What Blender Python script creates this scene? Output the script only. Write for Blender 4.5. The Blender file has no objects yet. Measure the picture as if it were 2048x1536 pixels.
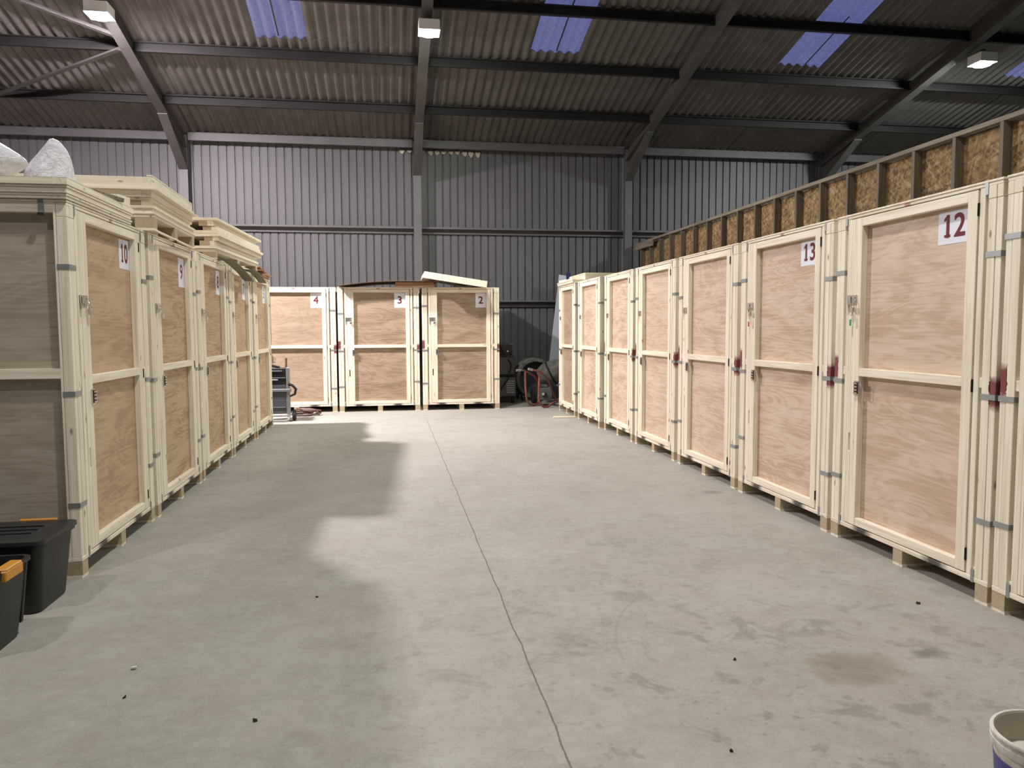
import bpy, bmesh, math, random
from mathutils import Vector, Matrix
S = bpy.context.scene
COL = S.collection
R = math.radians
# ------------------------------------------------------------------ camera, world, exposure
FPX, PITCH, YAW, ROLL, CAMH = 1524.61, -0.0721307, 0.1592413, -0.0050728, 1.52
cam = bpy.data.cameras.new('camera'); camo = bpy.data.objects.new('camera', cam); COL.objects.link(camo)
cam.sensor_fit = 'HORIZONTAL'; cam.sensor_width = 36.0; cam.lens = 36.0 * FPX / 2048.0
cam.clip_start = 0.05; cam.clip_end = 200
fw = Vector((math.sin(YAW)*math.cos(PITCH), math.cos(YAW)*math.cos(PITCH), math.sin(PITCH)))
rt = Vector((math.cos(YAW), -math.sin(YAW), 0)); up = rt.cross(fw)
r2 = rt*math.cos(ROLL) + up*math.sin(ROLL); u2 = up*math.cos(ROLL) - rt*math.sin(ROLL)
m = Matrix.Identity(4)
for i in range(3):
    m[i][0] = r2[i]; m[i][1] = u2[i]; m[i][2] = -fw[i]
m.translation = (0, 0, CAMH)
camo.matrix_world = m
S.camera = camo
S.view_settings.view_transform = 'Standard'; S.view_settings.look = 'None'
S.view_settings.gamma = 1.0; S.view_settings.use_curve_mapping = False
S.view_settings.exposure = 0.0
S.cycles.use_denoising = True
S.cycles.max_bounces = 6; S.cycles.diffuse_bounces = 4
world = bpy.data.worlds.new('dusk_sky'); S.world = world; world.use_nodes = True
bg = world.node_tree.nodes['Background']; bg.inputs[0].default_value = (0.33, 0.40, 1.0, 1); bg.inputs[1].default_value = 0.55
# lamp radiance of the high bay lights in view and of unseen lights added for foreground brightness
LAMP_PINK, LAMP_MID, LAMP_RIGHT, LIGHT_UNSEEN = 6200.0, 1120.0, 3000.0, 1000.0

# ------------------------------------------------------------------ node helpers
def mat(name, base=(.5, .5, .5), rough=.7, metal=0.0, spec=None):
    mt = bpy.data.materials.new(name); mt.use_nodes = True
    b = mt.node_tree.nodes['Principled BSDF']
    b.inputs['Base Color'].default_value = (*base, 1); b.inputs['Roughness'].default_value = rough
    b.inputs['Metallic'].default_value = metal
    if spec is not None: b.inputs['Specular IOR Level'].default_value = spec
    return mt
class NT:
    def __init__(s, mt): s.t = mt.node_tree; s.b = s.t.nodes['Principled BSDF']
    def n(s, ty, **kw):
        nd = s.t.nodes.new(ty)
        for k, v in kw.items():
            if k.startswith('i_'):
                nd.inputs[int(k[2:]) if k[2:].isdigit() else k[2:]].default_value = v
            else: setattr(nd, k, v)
        return nd
    def l(s, a, b): s.t.links.new(a, b)
    def math(s, op, a, b=None, c=None):
        nd = s.t.nodes.new('ShaderNodeMath'); nd.operation = op
        for i, v in enumerate((a, b, c)):
            if v is None: continue
            if isinstance(v, (int, float)): nd.inputs[i].default_value = v
            else: s.l(v, nd.inputs[i])
        return nd.outputs[0]
    def mix(s, fac, a, b, blend='MIX'):
        nd = s.t.nodes.new('ShaderNodeMix'); nd.data_type = 'RGBA'; nd.blend_type = blend
        if isinstance(fac, (int, float)): nd.inputs[0].default_value = fac
        else: s.l(fac, nd.inputs[0])
        for i, v in ((6, a), (7, b)):
            if isinstance(v, tuple): nd.inputs[i].default_value = (*v, 1)
            else: s.l(v, nd.inputs[i])
        return nd.outputs[2]
    def ramp(s, fac, stops):
        nd = s.t.nodes.new('ShaderNodeValToRGB'); e = nd.color_ramp.elements
        while len(e) < len(stops): e.new(0.5)
        for i, (p, c) in enumerate(stops):
            e[i].position = p; e[i].color = (*c, 1) if isinstance(c, tuple) else (c, c, c, 1)
        s.l(fac, nd.inputs[0]); return nd.outputs[0]
    def coords(s, scale=(1, 1, 1), rnd=0.0):
        tc = s.n('ShaderNodeTexCoord'); mp = s.n('ShaderNodeMapping'); mp.inputs['Scale'].default_value = scale
        s.l(tc.outputs['Object'], mp.inputs[0])
        if rnd:
            oi = s.n('ShaderNodeObjectInfo'); v = s.n('ShaderNodeVectorMath', operation='SCALE')
            cx = s.n('ShaderNodeCombineXYZ'); s.l(oi.outputs['Random'], cx.inputs[0]); s.l(oi.outputs['Random'], cx.inputs[1]); s.l(oi.outputs['Random'], cx.inputs[2])
            s.l(cx.outputs[0], v.inputs[0]); v.inputs['Scale'].default_value = rnd
            ad = s.n('ShaderNodeVectorMath', operation='ADD'); s.l(mp.outputs[0], ad.inputs[0]); s.l(v.outputs[0], ad.inputs[1])
            return ad.outputs[0]
        return mp.outputs[0]
    def xyz(s):
        tc = s.n('ShaderNodeTexCoord'); sp = s.n('ShaderNodeSeparateXYZ'); s.l(tc.outputs['Object'], sp.inputs[0]); return sp.outputs
    def noise(s, vec, scale, detail=4, rough=.55, dist=0.0):
        nd = s.n('ShaderNodeTexNoise'); s.l(vec, nd.inputs['Vector'])
        nd.inputs['Scale'].default_value = scale; nd.inputs['Detail'].default_value = detail
        nd.inputs['Roughness'].default_value = rough; nd.inputs['Distortion'].default_value = dist
        return nd.outputs['Fac']
    def bump(s, h, strength=.3, dist=.01):
        nd = s.n('ShaderNodeBump'); nd.inputs['Strength'].default_value = strength; nd.inputs['Distance'].default_value = dist
        s.l(h, nd.inputs['Height']); s.l(nd.outputs[0], s.b.inputs['Normal'])
    def color(s, c): s.l(c, s.b.inputs['Base Color'])

def pine(name, axis, c1=(.90, .84, .71), c2=(.80, .72, .575), red=False, smudge=False):
    mt = mat(name, c1, .62); t = NT(mt)
    sc = [34, 34, 34]; sc['xyz'.index(axis)] = 1.3
    v = t.coords(tuple(sc), 37.0)
    g = t.noise(v, 1.0, 5, .6, .6)
    c = t.ramp(g, [(.28, tuple(x*.88 for x in c2)), (.42, c2), (.55, c1), (.75, tuple(min(.95, x*1.06) for x in c1))])
    # knots
    ks = [11, 11, 11]; ks['xyz'.index(axis)] = 4.5
    kv = t.coords(tuple(ks), 91.0)
    vo = t.n('ShaderNodeTexVoronoi'); t.l(kv, vo.inputs['Vector']); vo.inputs['Scale'].default_value = 1.0
    k = t.ramp(vo.outputs['Distance'], [(.05, 1.0), (.14, 0.0)])
    sel = t.math('GREATER_THAN', t.n_sep(vo), .55)
    c = t.mix(t.math('MULTIPLY', t.math('MULTIPLY', k, sel), .85), c, (.23, .12, .055))
    big = t.noise(t.coords((1, 1, 1), 53.0), 1.6, 2)
    c = t.mix(t.math('MULTIPLY', big, .22), c, (.80, .70, .58), 'MULTIPLY')
    if red or smudge:
        o = t.xyz()
        nz = t.noise(t.coords((1, 1, 1), 3.0), 26, 3)
        if red:
            e = t.math('MINIMUM', o[0], t.math('SUBTRACT', 1.47, o[0]))
            a = t.math('LESS_THAN', e, t.math('ADD', .02, t.math('MULTIPLY', nz, .05)))
            d = t.math('ABSOLUTE', t.math('SUBTRACT', o[2], t.math('ADD', 1.2, t.math('MULTIPLY', t.math('SUBTRACT', o[0], .7), -.05))))
            b = t.ramp(t.math('ADD', d, t.math('MULTIPLY', nz, .05)), [(.085, 1.0), (.125, 0.0)])
            c = t.mix(t.math('MULTIPLY', a, t.math('MULTIPLY', b, .95)), c, (.17, .010, .018))
        if smudge:
            z = t.math('LESS_THAN', o[2], .137)
            for x0 in (.36, 1.06):
                d = t.math('ABSOLUTE', t.math('SUBTRACT', o[0], x0))
                b = t.ramp(t.math('ADD', d, t.math('MULTIPLY', nz, .06)), [(.07, 1.0), (.15, 0.0)])
                c = t.mix(t.math('MULTIPLY', z, t.math('MULTIPLY', b, .93)), c, (.02, .018, .02))
            z2 = t.math('GREATER_THAN', o[2], 2.262)
            d = t.math('ABSOLUTE', t.math('SUBTRACT', o[0], .73))
            b = t.ramp(d, [(.02, 1.0), (.035, 0.0)])
            c = t.mix(t.math('MULTIPLY', z2, t.math('MULTIPLY', b, .7)), c, (.25, .03, .025))
    t.color(c); t.bump(g, .12, .004)
    return mt
def _nsep(self, vo):
    sp = self.n('ShaderNodeSeparateColor'); self.l(vo.outputs['Color'], sp.inputs[0]); return sp.outputs[0]
NT.n_sep = _nsep

def ply(name, c1, c2, c3, rnd=61.0):
    mt = mat(name, c1, .55); t = NT(mt)
    v = t.coords((.55, .55, 2.6), rnd)
    n1 = t.noise(v, 1.1, 2, .5, 1.6)
    # cathedral contour lines: sine of a smooth field
    w = t.math('SINE', t.math('MULTIPLY', n1, 60.0))
    w = t.math('MULTIPLY_ADD', w, .5, .5)
    fine = t.noise(t.coords((3, 3, 75), rnd), 1.0, 4, .6)
    mixv = t.math('MULTIPLY_ADD', w, .085, t.math('MULTIPLY', fine, .44))
    cloud = t.noise(t.coords((.8, .8, 3.4), rnd*1.7), 1.5, 5, .6, 1.2)
    tot = t.math('ADD', mixv, t.math('MULTIPLY', cloud, .50))
    c = t.ramp(tot, [(.36, tuple(x*.86 for x in c2)), (.45, c2), (.52, c1), (.64, c3)])
    oi = t.n('ShaderNodeObjectInfo')
    c = t.mix(t.math('MULTIPLY', oi.outputs['Random'], .30), c, tuple((x+y)/2 for x, y in zip(c3, (.6, .48, .32))))
    t.color(c); t.bump(fine, .04, .003)
    return mt

M = {}
M['pine_v'] = pine('pine_upright', 'z'); M['pine_h'] = pine('pine_crosswise', 'x'); M['pine_d'] = pine('pine_depthwise', 'y')
M['pine_post'] = pine('pine_post_sprayed', 'z', red=True)
M['pine_rail'] = pine('pine_rail_sprayed', 'x', smudge=True)
M['pine_end'] = mat('pine_end_joint', (.82, .74, .60), .7)
M['oldpine'] = pine('weathered_stud_shaded', 'z', (.16, .125, .09), (.105, .08, .058))  # old timber, colour darkened to stand in for shade on stud sides
M['oldpine_y'] = pine('weathered_plate', 'y', (.25, .215, .165), (.17, .14, .10))
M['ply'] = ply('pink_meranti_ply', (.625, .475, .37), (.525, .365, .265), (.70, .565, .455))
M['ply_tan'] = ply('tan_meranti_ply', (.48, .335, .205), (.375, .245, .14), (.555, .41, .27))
M['ply_rose_dim'] = ply('rosy_meranti_ply_dimmed', (.355, .26, .185), (.28, .195, .13), (.42, .32, .235))  # rosy ply, colour darkened to offset strong lamp light at the back
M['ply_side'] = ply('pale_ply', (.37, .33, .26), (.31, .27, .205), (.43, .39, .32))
M['chip'] = mat('chipboard_block', (.42, .30, .17), .9)
t = NT(M['chip']); t.color(t.ramp(t.noise(t.coords((1, 1, 1), 5), 130, 4, .7), [(.3, (.36, .28, .17)), (.7, (.58, .48, .34))]))
M['galv'] = mat('galvanised_strap', (.36, .38, .38), .45, .6)
M['chrome'] = mat('bright_zinc', (.62, .60, .56), .28, .9)
M['blackmetal'] = mat('dark_hinge', (.035, .03, .028), .5, .3)
M['paper'] = mat('white_paper', (.80, .82, .90), .75)
M['red_ink'] = mat('dark_red_ink', (.15, .006, .014), .7)
M['green_tag'] = mat('green_tag', (.05, .35, .16), .4)
M['red_tag'] = mat('red_tag', (.40, .02, .02), .4)
M['slot'] = mat('slot_dark', (.05, .035, .022), .9)

def metal_sheet(name, c, var=.25, rough=.55):
    mt = mat(name, c, rough, 0.0, .35); t = NT(mt)
    n = t.noise(t.coords((1, 1, .35)), 2.2, 5, .6)
    n2 = t.noise(t.coords((1, 1, 1)), 40, 3, .6)
    f = t.math('ADD', t.math('MULTIPLY', n, .8), t.math('MULTIPLY', n2, .2))
    t.color(t.ramp(f, [(.3, tuple(x*(1-var) for x in c)), (.7, tuple(x*(1+var) for x in c))]))
    return mt
M['cladding'] = metal_sheet('grey_wall_cladding', (.102, .100, .105), .08, .5)
M['fibre'] = metal_sheet('fibre_cement_roof', (.094, .086, .084), .22, .9)
M['steel'] = metal_sheet('painted_steel', (.068, .063, .062), .28, .6)
M['steel_dk'] = metal_sheet('purlin_steel', (.013, .0115, .0115), .25, .7)
M['galvcol'] = metal_sheet('galvanised_column', (.105, .10, .105), .18, .5)

# translucent skylight sheet
mt = bpy.data.materials.new('rooflight_sheet'); mt.use_nodes = True; t = NT(mt)
nt = mt.node_tree; out = nt.nodes['Material Output']
tr = nt.nodes.new('ShaderNodeBsdfTranslucent'); df = nt.nodes.new('ShaderNodeBsdfDiffuse'); mx = nt.nodes.new('ShaderNodeMixShader')
n = t.noise(t.coords((1, 1, 1)), 28, 5, .7)
cc = t.ramp(n, [(.3, (.42, .42, .50)), (.7, (.78, .78, .82))])
nt.links.new(cc, tr.inputs[0]); df.inputs[0].default_value = (.35, .35, .42, 1); mx.inputs[0].default_value = .25
nt.links.new(tr.outputs[0], mx.inputs[1]); nt.links.new(df.outputs[0], mx.inputs[2]); nt.links.new(mx.outputs[0], out.inputs[0])
M['skylight'] = mt

# concrete floor
mt = mat('worn_concrete', (.4, .38, .34), .78, 0, .3); M['concrete'] = mt; t = NT(mt)
cv = t.coords((1, 1, 1)); o = t.xyz()
n1 = t.noise(cv, .55, 6, .62, .4); n2 = t.noise(cv, 3.2, 5, .65, .8); n3 = t.noise(cv, 95, 4, .75); n4 = t.noise(t.coords((1.3, 2.2, 1)), 2.4, 6, .68, .8)
n5 = t.noise(cv, 17, 5, .7, .5)
f = t.math('ADD', t.math('ADD', t.math('MULTIPLY', n1, .26), t.math('ADD', t.math('MULTIPLY', n2, .14), t.math('MULTIPLY', n5, .20))), t.math('ADD', t.math('MULTIPLY', n3, .24), t.math('MULTIPLY', n4, .16)))
c = t.ramp(f, [(.38, (.255, .24, .20)), (.50, (.345, .337, .296)), (.62, (.425, .42, .38))])
hue = t.noise(cv, 1.7, 6, .7)
c = t.mix(t.math('MULTIPLY', t.ramp(hue, [(.42, 0.0), (.60, 1.0)]), .22), c, (.38, .315, .285))
# dark traffic stains, denser near the front right
sv = t.noise(cv, 3.6, 6, .72, .6)
dx = t.math('SUBTRACT', o[0], 1.6); dy = t.math('SUBTRACT', o[1], 2.4)
rad = t.math('SQRT', t.math('ADD', t.math('MULTIPLY', dx, dx), t.math('MULTIPLY', t.math('MULTIPLY', dy, dy), .45)))
near = t.ramp(t.math('MULTIPLY', rad, .3), [(.15, 1.0), (.75, .12)])
st = t.math('MULTIPLY', t.ramp(sv, [(.54, 0.0), (.62, 1.0)]), near)
c = t.mix(t.math('MULTIPLY', st, .60), c, (.20, .18, .155))
blot = t.n('ShaderNodeTexVoronoi'); t.l(t.coords((1, 1, 1)), blot.inputs['Vector']); blot.inputs['Scale'].default_value = 7.5
bl = t.math('MULTIPLY', t.ramp(blot.outputs['Distance'], [(.16, 1.0), (.24, 0.0)]), t.math('GREATER_THAN', t.n_sep(blot), .62))
c = t.mix(t.math('MULTIPLY', t.math('MULTIPLY', bl, near), .35), c, (.17, .155, .13))
blot2 = t.n('ShaderNodeTexVoronoi'); t.l(t.coords((1, 1, 1)), blot2.inputs['Vector']); blot2.inputs['Scale'].default_value = 19.0
bl2 = t.math('MULTIPLY', t.ramp(t.math('ADD', blot2.outputs['Distance'], t.math('MULTIPLY', n5, .25)), [(.24, 1.0), (.34, 0.0)]), t.math('GREATER_THAN', t.n_sep(blot2), .66))
c = t.mix(t.math('MULTIPLY', t.math('MULTIPLY', bl2, t.math('MULTIPLY_ADD', near, .8, .2)), .34), c, (.16, .145, .125))
for (sx, sy, ra, rb, am, colr) in ((2.03, 3.03, .26, .20, .62, (.19, .155, .10)), (2.46, 3.10, .10, .065, .75, (.14, .135, .12)), (2.93, 6.6, .13, .10, .5, (.13, .12, .10)), (1.3, 12.9, .9, .12, .25, (.22, .19, .16)), (2.6, 13.9, .5, .08, .4, (.16, .13, .10)), (-.36, 2.86, .07, .05, .35, (.18, .16, .14)), (2.05, 3.42, .2, .05, .3, (.2, .18, .15))):
    ex = t.math('DIVIDE', t.math('SUBTRACT', o[0], sx), ra); ey = t.math('DIVIDE', t.math('SUBTRACT', o[1], sy), rb)
    rr = t.math('ADD', t.math('ADD', t.math('MULTIPLY', ex, ex), t.math('MULTIPLY', ey, ey)), t.math('MULTIPLY', t.math('SUBTRACT', n2, .5), 1.6))
    c = t.mix(t.math('MULTIPLY', t.ramp(rr, [(.15, 1.0), (1.45, 0.0)]), am), c, colr)
# long crack along the slab joint
w1 = t.noise(t.coords((.01, 9, 1)), 1.0, 5, .7); w2 = t.noise(t.coords((.01, 2.2, 1)), 1.0, 2)
cd = t.math('ABSOLUTE', t.math('SUBTRACT', o[0], t.math('ADD', .580, t.math('ADD', t.math('MULTIPLY', w1, .016), t.math('MULTIPLY', w2, .030)))))
wid = t.math('MULTIPLY_ADD', t.noise(t.coords((.01, 30, 1)), 1.0, 4, .8), .0075, .0002)
crack = t.math('LESS_THAN', cd, wid)
crack = t.math('MULTIPLY', crack, t.ramp(t.math('MULTIPLY', o[1], .0667), [(.83, .85), (.88, 0.0)]))
c = t.mix(crack, c, (.13, .115, .09))
# faint curved scrape
ax = t.math('SUBTRACT', o[0], 2.247); ay = t.math('SUBTRACT', o[1], 3.222)
ar = t.math('SQRT', t.math('ADD', t.math('MULTIPLY', ax, ax), t.math('MULTIPLY', ay, ay)))
sc_ = t.math('MULTIPLY', t.math('LESS_THAN', t.math('ABSOLUTE', t.math('SUBTRACT', ar, 1.208)), .007), t.math('MULTIPLY', t.math('LESS_THAN', ax, -.80), t.math('LESS_THAN', ay, .9)))
sc_ = t.math('MULTIPLY', sc_, t.math('GREATER_THAN', ay, .05))
c = t.mix(t.math('MULTIPLY', sc_, .32), c, (.24, .22, .19))
t.color(c)
t.bump(t.math('ADD', t.math('MULTIPLY', n3, .5), t.math('ADD', t.math('MULTIPLY', n2, .6), t.math('MULTIPLY', crack, -.8))), .25, .006)

# OSB
mt = mat('oriented_strand_board', (.45, .29, .13), .8); M['osb'] = mt; t = NT(mt)
def flakes(rot, seed):
    tc = t.n('ShaderNodeTexCoord'); mp = t.n('ShaderNodeMapping'); mp.inputs['Rotation'].default_value = (rot, 0, 0); mp.inputs['Location'].default_value = (seed, seed*2, seed*3)
    t.l(tc.outputs['Object'], mp.inputs[0])
    m2 = t.n('ShaderNodeMapping'); m2.inputs['Scale'].default_value = (1, 9, 38); t.l(mp.outputs[0], m2.inputs[0])
    v = t.n('ShaderNodeTexVoronoi'); t.l(m2.outputs[0], v.inputs['Vector']); v.inputs['Scale'].default_value = 1.0
    return t.n_sep(v)
a, b, d = flakes(.3, .1), flakes(1.3, 4.4), flakes(-.7, 9.2)
f = t.math('DIVIDE', t.math('ADD', t.math('ADD', a, b), d), 3.0)
t.color(t.ramp(f, [(.2, (.10, .055, .022)), (.42, (.205, .125, .052)), (.6, (.27, .178, .082)), (.85, (.40, .29, .16))]))
M['osb_print'] = mat('faded_black_print', (.07, .05, .035), .8)

M['white_paint'] = mat('white_fixture', (.75, .75, .75), .5)
M['black_plastic'] = mat('black_plastic', (.012, .012, .013), .42)
M['lid_plastic'] = mat('black_lid_plastic', (.02, .021, .024), .38)
M['yellow_plastic'] = mat('amber_clip_plastic', (.62, .27, .03), .4)
M['bucket_white'] = mat('dirty_white_plastic', (.62, .60, .53), .5)
t = NT(M['bucket_white']); t.color(t.ramp(t.noise(t.coords((1, 1, 1)), 14, 4, .7), [(.3, (.42, .39, .31)), (.55, (.68, .66, .60))]))
M['bucket_in'] = mat('bucket_inside', (.42, .38, .29), .85)
M['bucket_blue'] = mat('bucket_blue_label', (.075, .07, .26), .5)
M['bag'] = mat('crinkled_white_plastic', (.90, .90, .96), .5)
t = NT(M['bag']); h = t.noise(t.coords((1, 1, 1)), 13, 5, .65, 2.5); t.bump(h, .75, .08)
M['cardboard'] = mat('brown_hardboard', (.17, .095, .055), .8)
M['greyboard'] = mat('grey_brown_card', (.21, .185, .14), .8)
M['brownbox'] = pine('aged_board', 'x', (.36, .20, .11), (.27, .14, .075))
M['foam'] = mat('cream_foam', (.42, .38, .30), .9)
M['grey_tube'] = mat('grey_tube', (.30, .31, .31), .4, .4)
M['dark_grey'] = mat('dark_grey_plastic', (.085, .09, .092), .5)
M['hose'] = mat('brown_rubber_hose', (.13, .075, .055), .55)
M['red_frame'] = mat('faded_red_paint', (.21, .075, .065), .55)
M['drum_grey'] = mat('cement_grey', (.17, .165, .155), .85)
t = NT(M['drum_grey']); t.color(t.ramp(t.noise(t.coords((1, 1, 1)), 9, 5, .65), [(.35, (.10, .095, .09)), (.65, (.23, .22, .205))]))
M['rubber'] = mat('black_rubber', (.02, .02, .02), .8)
M['pink_drum'] = mat('faded_pink_paint', (.30, .18, .17), .7)
M['blue_steel'] = mat('navy_rack_steel', (.02, .025, .09), .5)
M['panel_grey'] = mat('grey_laminate', (.42, .47, .53), .6)
M['stone'] = mat('dark_grit', (.03, .03, .03), .9); M['whitechip'] = mat('white_chip', (.75, .74, .70), .8)

# ------------------------------------------------------------------ mesh helpers
class MB:
    def __init__(s): s.v = []; s.f = []; s.m = []; s.mats = []
    def mi(s, m):
        m = M[m] if isinstance(m, str) else m
        if m not in s.mats: s.mats.append(m)
        return s.mats.index(m)
    def box(s, x0, x1, y0, y1, z0, z1, m, mtx=None):
        b = len(s.v); k = s.mi(m)
        P = [(x, y, z) for z in (z0, z1) for y in (y0, y1) for x in (x0, x1)]
        if mtx is not None: P = [tuple(mtx @ Vector(p)) for p in P]
        s.v += P
        for f in ((0, 2, 3, 1), (4, 5, 7, 6), (0, 1, 5, 4), (2, 6, 7, 3), (0, 4, 6, 2), (1, 3, 7, 5)):
            s.f.append(tuple(b+i for i in f)); s.m.append(k)
        return s
    def poly(s, pts, faces, m):
        b = len(s.v); k = s.mi(m); s.v += [tuple(p) for p in pts]
        for f in faces: s.f.append(tuple(b+i for i in f)); s.m.append(k)
        return s
    def prism(s, prof, a, b, m, fn):
        # closed profile swept from a to b; fn(u, v, w) -> xyz
        n = len(prof)
        pts = [fn(u, v, a) for u, v in prof] + [fn(u, v, b) for u, v in prof]
        fs = [(i, (i+1) % n, n+(i+1) % n, n+i) for i in range(n)] + [tuple(range(n-1, -1, -1)), tuple(range(n, 2*n))]
        return s.poly(pts, fs, m)
    def tube(s, path, r, m, seg=8, closed=False):
        path = [Vector(p) for p in path]; n = len(path); pts = []
        prev = None
        for i, p in enumerate(path):
            a = path[(i-1) % n] if (closed or i > 0) else p
            c = path[(i+1) % n] if (closed or i < n-1) else p
            d = (c-a).normalized()
            if prev is None:
                x = d.orthogonal().normalized()
            else:
                x = (prev - d*prev.dot(d)).normalized()
            prev = x; y = d.cross(x)
            rr = r[i] if isinstance(r, (list, tuple)) else r
            pts += [p + (x*math.cos(2*math.pi*k/seg) + y*math.sin(2*math.pi*k/seg))*rr for k in range(seg)]
        fs = []
        for i in range(n if closed else n-1):
            j = (i+1) % n
            for k in range(seg): fs.append((i*seg+k, i*seg+(k+1) % seg, j*seg+(k+1) % seg, j*seg+k))
        if not closed: fs += [tuple(range(seg-1, -1, -1)), tuple((n-1)*seg+k for k in range(seg))]
        return s.poly(pts, fs, m)
    def lathe(s, prof, m, seg=32, mtx=None, cap=True):
        pts = []; n = len(prof)
        for r, z in prof:
            for k in range(seg):
                a = 2*math.pi*k/seg; p = Vector((r*math.cos(a), r*math.sin(a), z))
                pts.append(mtx @ p if mtx is not None else p)
        fs = [(i*seg+k, i*seg+(k+1) % seg, (i+1)*seg+(k+1) % seg, (i+1)*seg+k) for i in range(n-1) for k in range(seg)]
        if cap: fs += [tuple(range(seg-1, -1, -1)), tuple((n-1)*seg+k for k in range(seg))]
        return s.poly(pts, fs, m)
    def mesh(s, name):
        me = bpy.data.meshes.new(name); me.from_pydata(s.v, [], s.f)
        for m in s.mats: me.materials.append(m)
        me.polygons.foreach_set('material_index', s.m); me.update(); return me
    def build(s, name, parent=None, loc=None, bevel=0, smooth=False, sub=0):
        me = s.mesh(name)
        if smooth:
            me.polygons.foreach_set('use_smooth', [True]*len(me.polygons)); me.update()
        o = bpy.data.objects.new(name, me); COL.objects.link(o)
        if parent: o.parent = parent
        if loc: o.location = loc
        if bevel:
            md = o.modifiers.new('edge', 'BEVEL'); md.width = bevel; md.segments = 1; md.limit_method = 'ANGLE'
        if sub:
            md = o.modifiers.new('smooth', 'SUBSURF'); md.levels = sub; md.render_levels = sub
        if smooth and not sub:
            md = o.modifiers.new('flat_edges', 'EDGE_SPLIT'); md.split_angle = R(38)
        return o
def tag(o, label, cat, group=None, kind=None):
    o['label'] = label; o['category'] = cat
    if group: o['group'] = group
    if kind: o['kind'] = kind
    return o
def thing(name, label, cat, loc=(0, 0, 0), rz=0, group=None):
    o = bpy.data.objects.new(name, None); COL.objects.link(o); o.empty_display_size = .1
    o.location = loc; o.rotation_euler = (0, 0, rz); return tag(o, label, cat, group)
def struct(o): o['kind'] = 'structure'; return o
def text_mesh(body, size, bold, mater, name='text', xs=1.0):
    cu = bpy.data.curves.new(name, 'FONT'); cu.body = body; cu.size = size; cu.offset = bold; cu.extrude = .0004
    cu.align_x = 'CENTER'; cu.align_y = 'CENTER'
    to = bpy.data.objects.new(name, cu); COL.objects.link(to)
    dg = bpy.context.evaluated_depsgraph_get(); dg.update()
    me = bpy.data.meshes.new_from_object(to.evaluated_get(dg))
    bpy.data.objects.remove(to); bpy.data.curves.remove(cu)
    vs = [v.co.copy() for v in me.vertices]; fs = [tuple(p.vertices) for p in me.polygons]
    bpy.data.meshes.remove(me)
    return vs, fs

# ------------------------------------------------------------------ building shell
TH = math.tan(R(13.33)); YW = 17.0
def roofz(y):
    return 5.575 + (16.7-y)*TH if y > 5 else 5.575 + 11.7*TH - (5-y)*TH
XL, XR, YF = -13.6, 19.6, -8.0
fl = MB(); fl.poly([(XL-.2, YF-.2, 0), (XR+.2, YF-.2, 0), (XR+.2, YW+.3, 0), (XL-.2, YW+.3, 0), (XL-.2, YF-.2, -.2), (XR+.2, YF-.2, -.2), (XR+.2, YW+.3, -.2), (XL-.2, YW+.3, -.2)],
   [(0, 1, 2, 3), (7, 6, 5, 4), (0, 4, 5, 1), (1, 5, 6, 2), (2, 6, 7, 3), (3, 7, 4, 0)], 'concrete')
struct(fl.build('floor'))
# back wall of box-profile sheet
def clad(name, a, b, fn, ztop):
    w = MB(); per = 1/6.0; prof = []
    n = int((b-a)/per)+1
    for i in range(n):
        x = a+i*per
        for dx, d in ((0, 0), (.128, 0), (.137, .03), (.157, .03)): prof.append((x+dx, d))
    prof.append((a+n*per, 0))
    pts = [fn(x, d, 0) for x, d in prof] + [fn(x, d, ztop) for x, d in prof]
    N = len(prof)
    w.poly(pts, [(i, i+1, N+i+1, N+i) for i in range(N-1)], 'cladding')
    o = w.build(name); md = o.modifiers.new('sheet', 'SOLIDIFY'); md.thickness = .002
    return struct(o)
clad('wall_back', XL, XR, lambda x, d, z: (x, YW+d, z), 5.60)
clad('wall_left', YF, YW, lambda y, d, z: (XL-d, y, z), 8.6)
clad('wall_far_right', YF, YW, lambda y, d, z: (XR+d, y, z), 8.6)
clad('wall_front', XL, XR, lambda x, d, z: (x, YF-d, z), 5.60)
# corrugated roof
SKY = [(-6.75, -5.90), (-2.10, -1.27), (2.52, 3.39), (7.15, 8.02), (11.85, 12.7)]
JOINT = [-11.1, -6.41, -1.72, 2.97, 7.66, 12.35, 17.0]
PC = .1667
def corr(x):
    lap = -.010 if math.floor((x+1.72)/1.06) % 2 else 0.0
    return .024*math.sin(2*math.pi*x/PC) + lap
def roof_strip(w, xa, xb, ys, m, off=0.0):
    n = max(2, int((xb-xa)/PC*8)+1); xs = [xa+(xb-xa)*i/n for i in range(n+1)]
    k = len(xs)
    pts = [(x, y, roofz(y)+.03+corr(x)+off) for y in ys for x in xs]
    w.poly(pts, [(j*k+i, j*k+i+1, (j+1)*k+i+1, (j+1)*k+i) for j in range(len(ys)-1) for i in range(k-1)], m)
rf = MB()
roof_strip(rf, XL-.3, XR+.3, [YW+.25, 13.47], 'fibre')
edges = [XL-.3] + [e for s_ in SKY for e in s_] + [XR+.3]
for i in range(0, len(edges), 2): roof_strip(rf, edges[i], edges[i+1], [13.53, 9.0], 'fibre', .006)
roof_strip(rf, XL-.3, XR+.3, [9.05, 5.0, YF-.25], 'fibre')
ro = rf.build('ceiling', smooth=False); md = ro.modifiers.new('sheet', 'SOLIDIFY'); md.thickness = .007; md.offset = 1
struct(ro)
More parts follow.
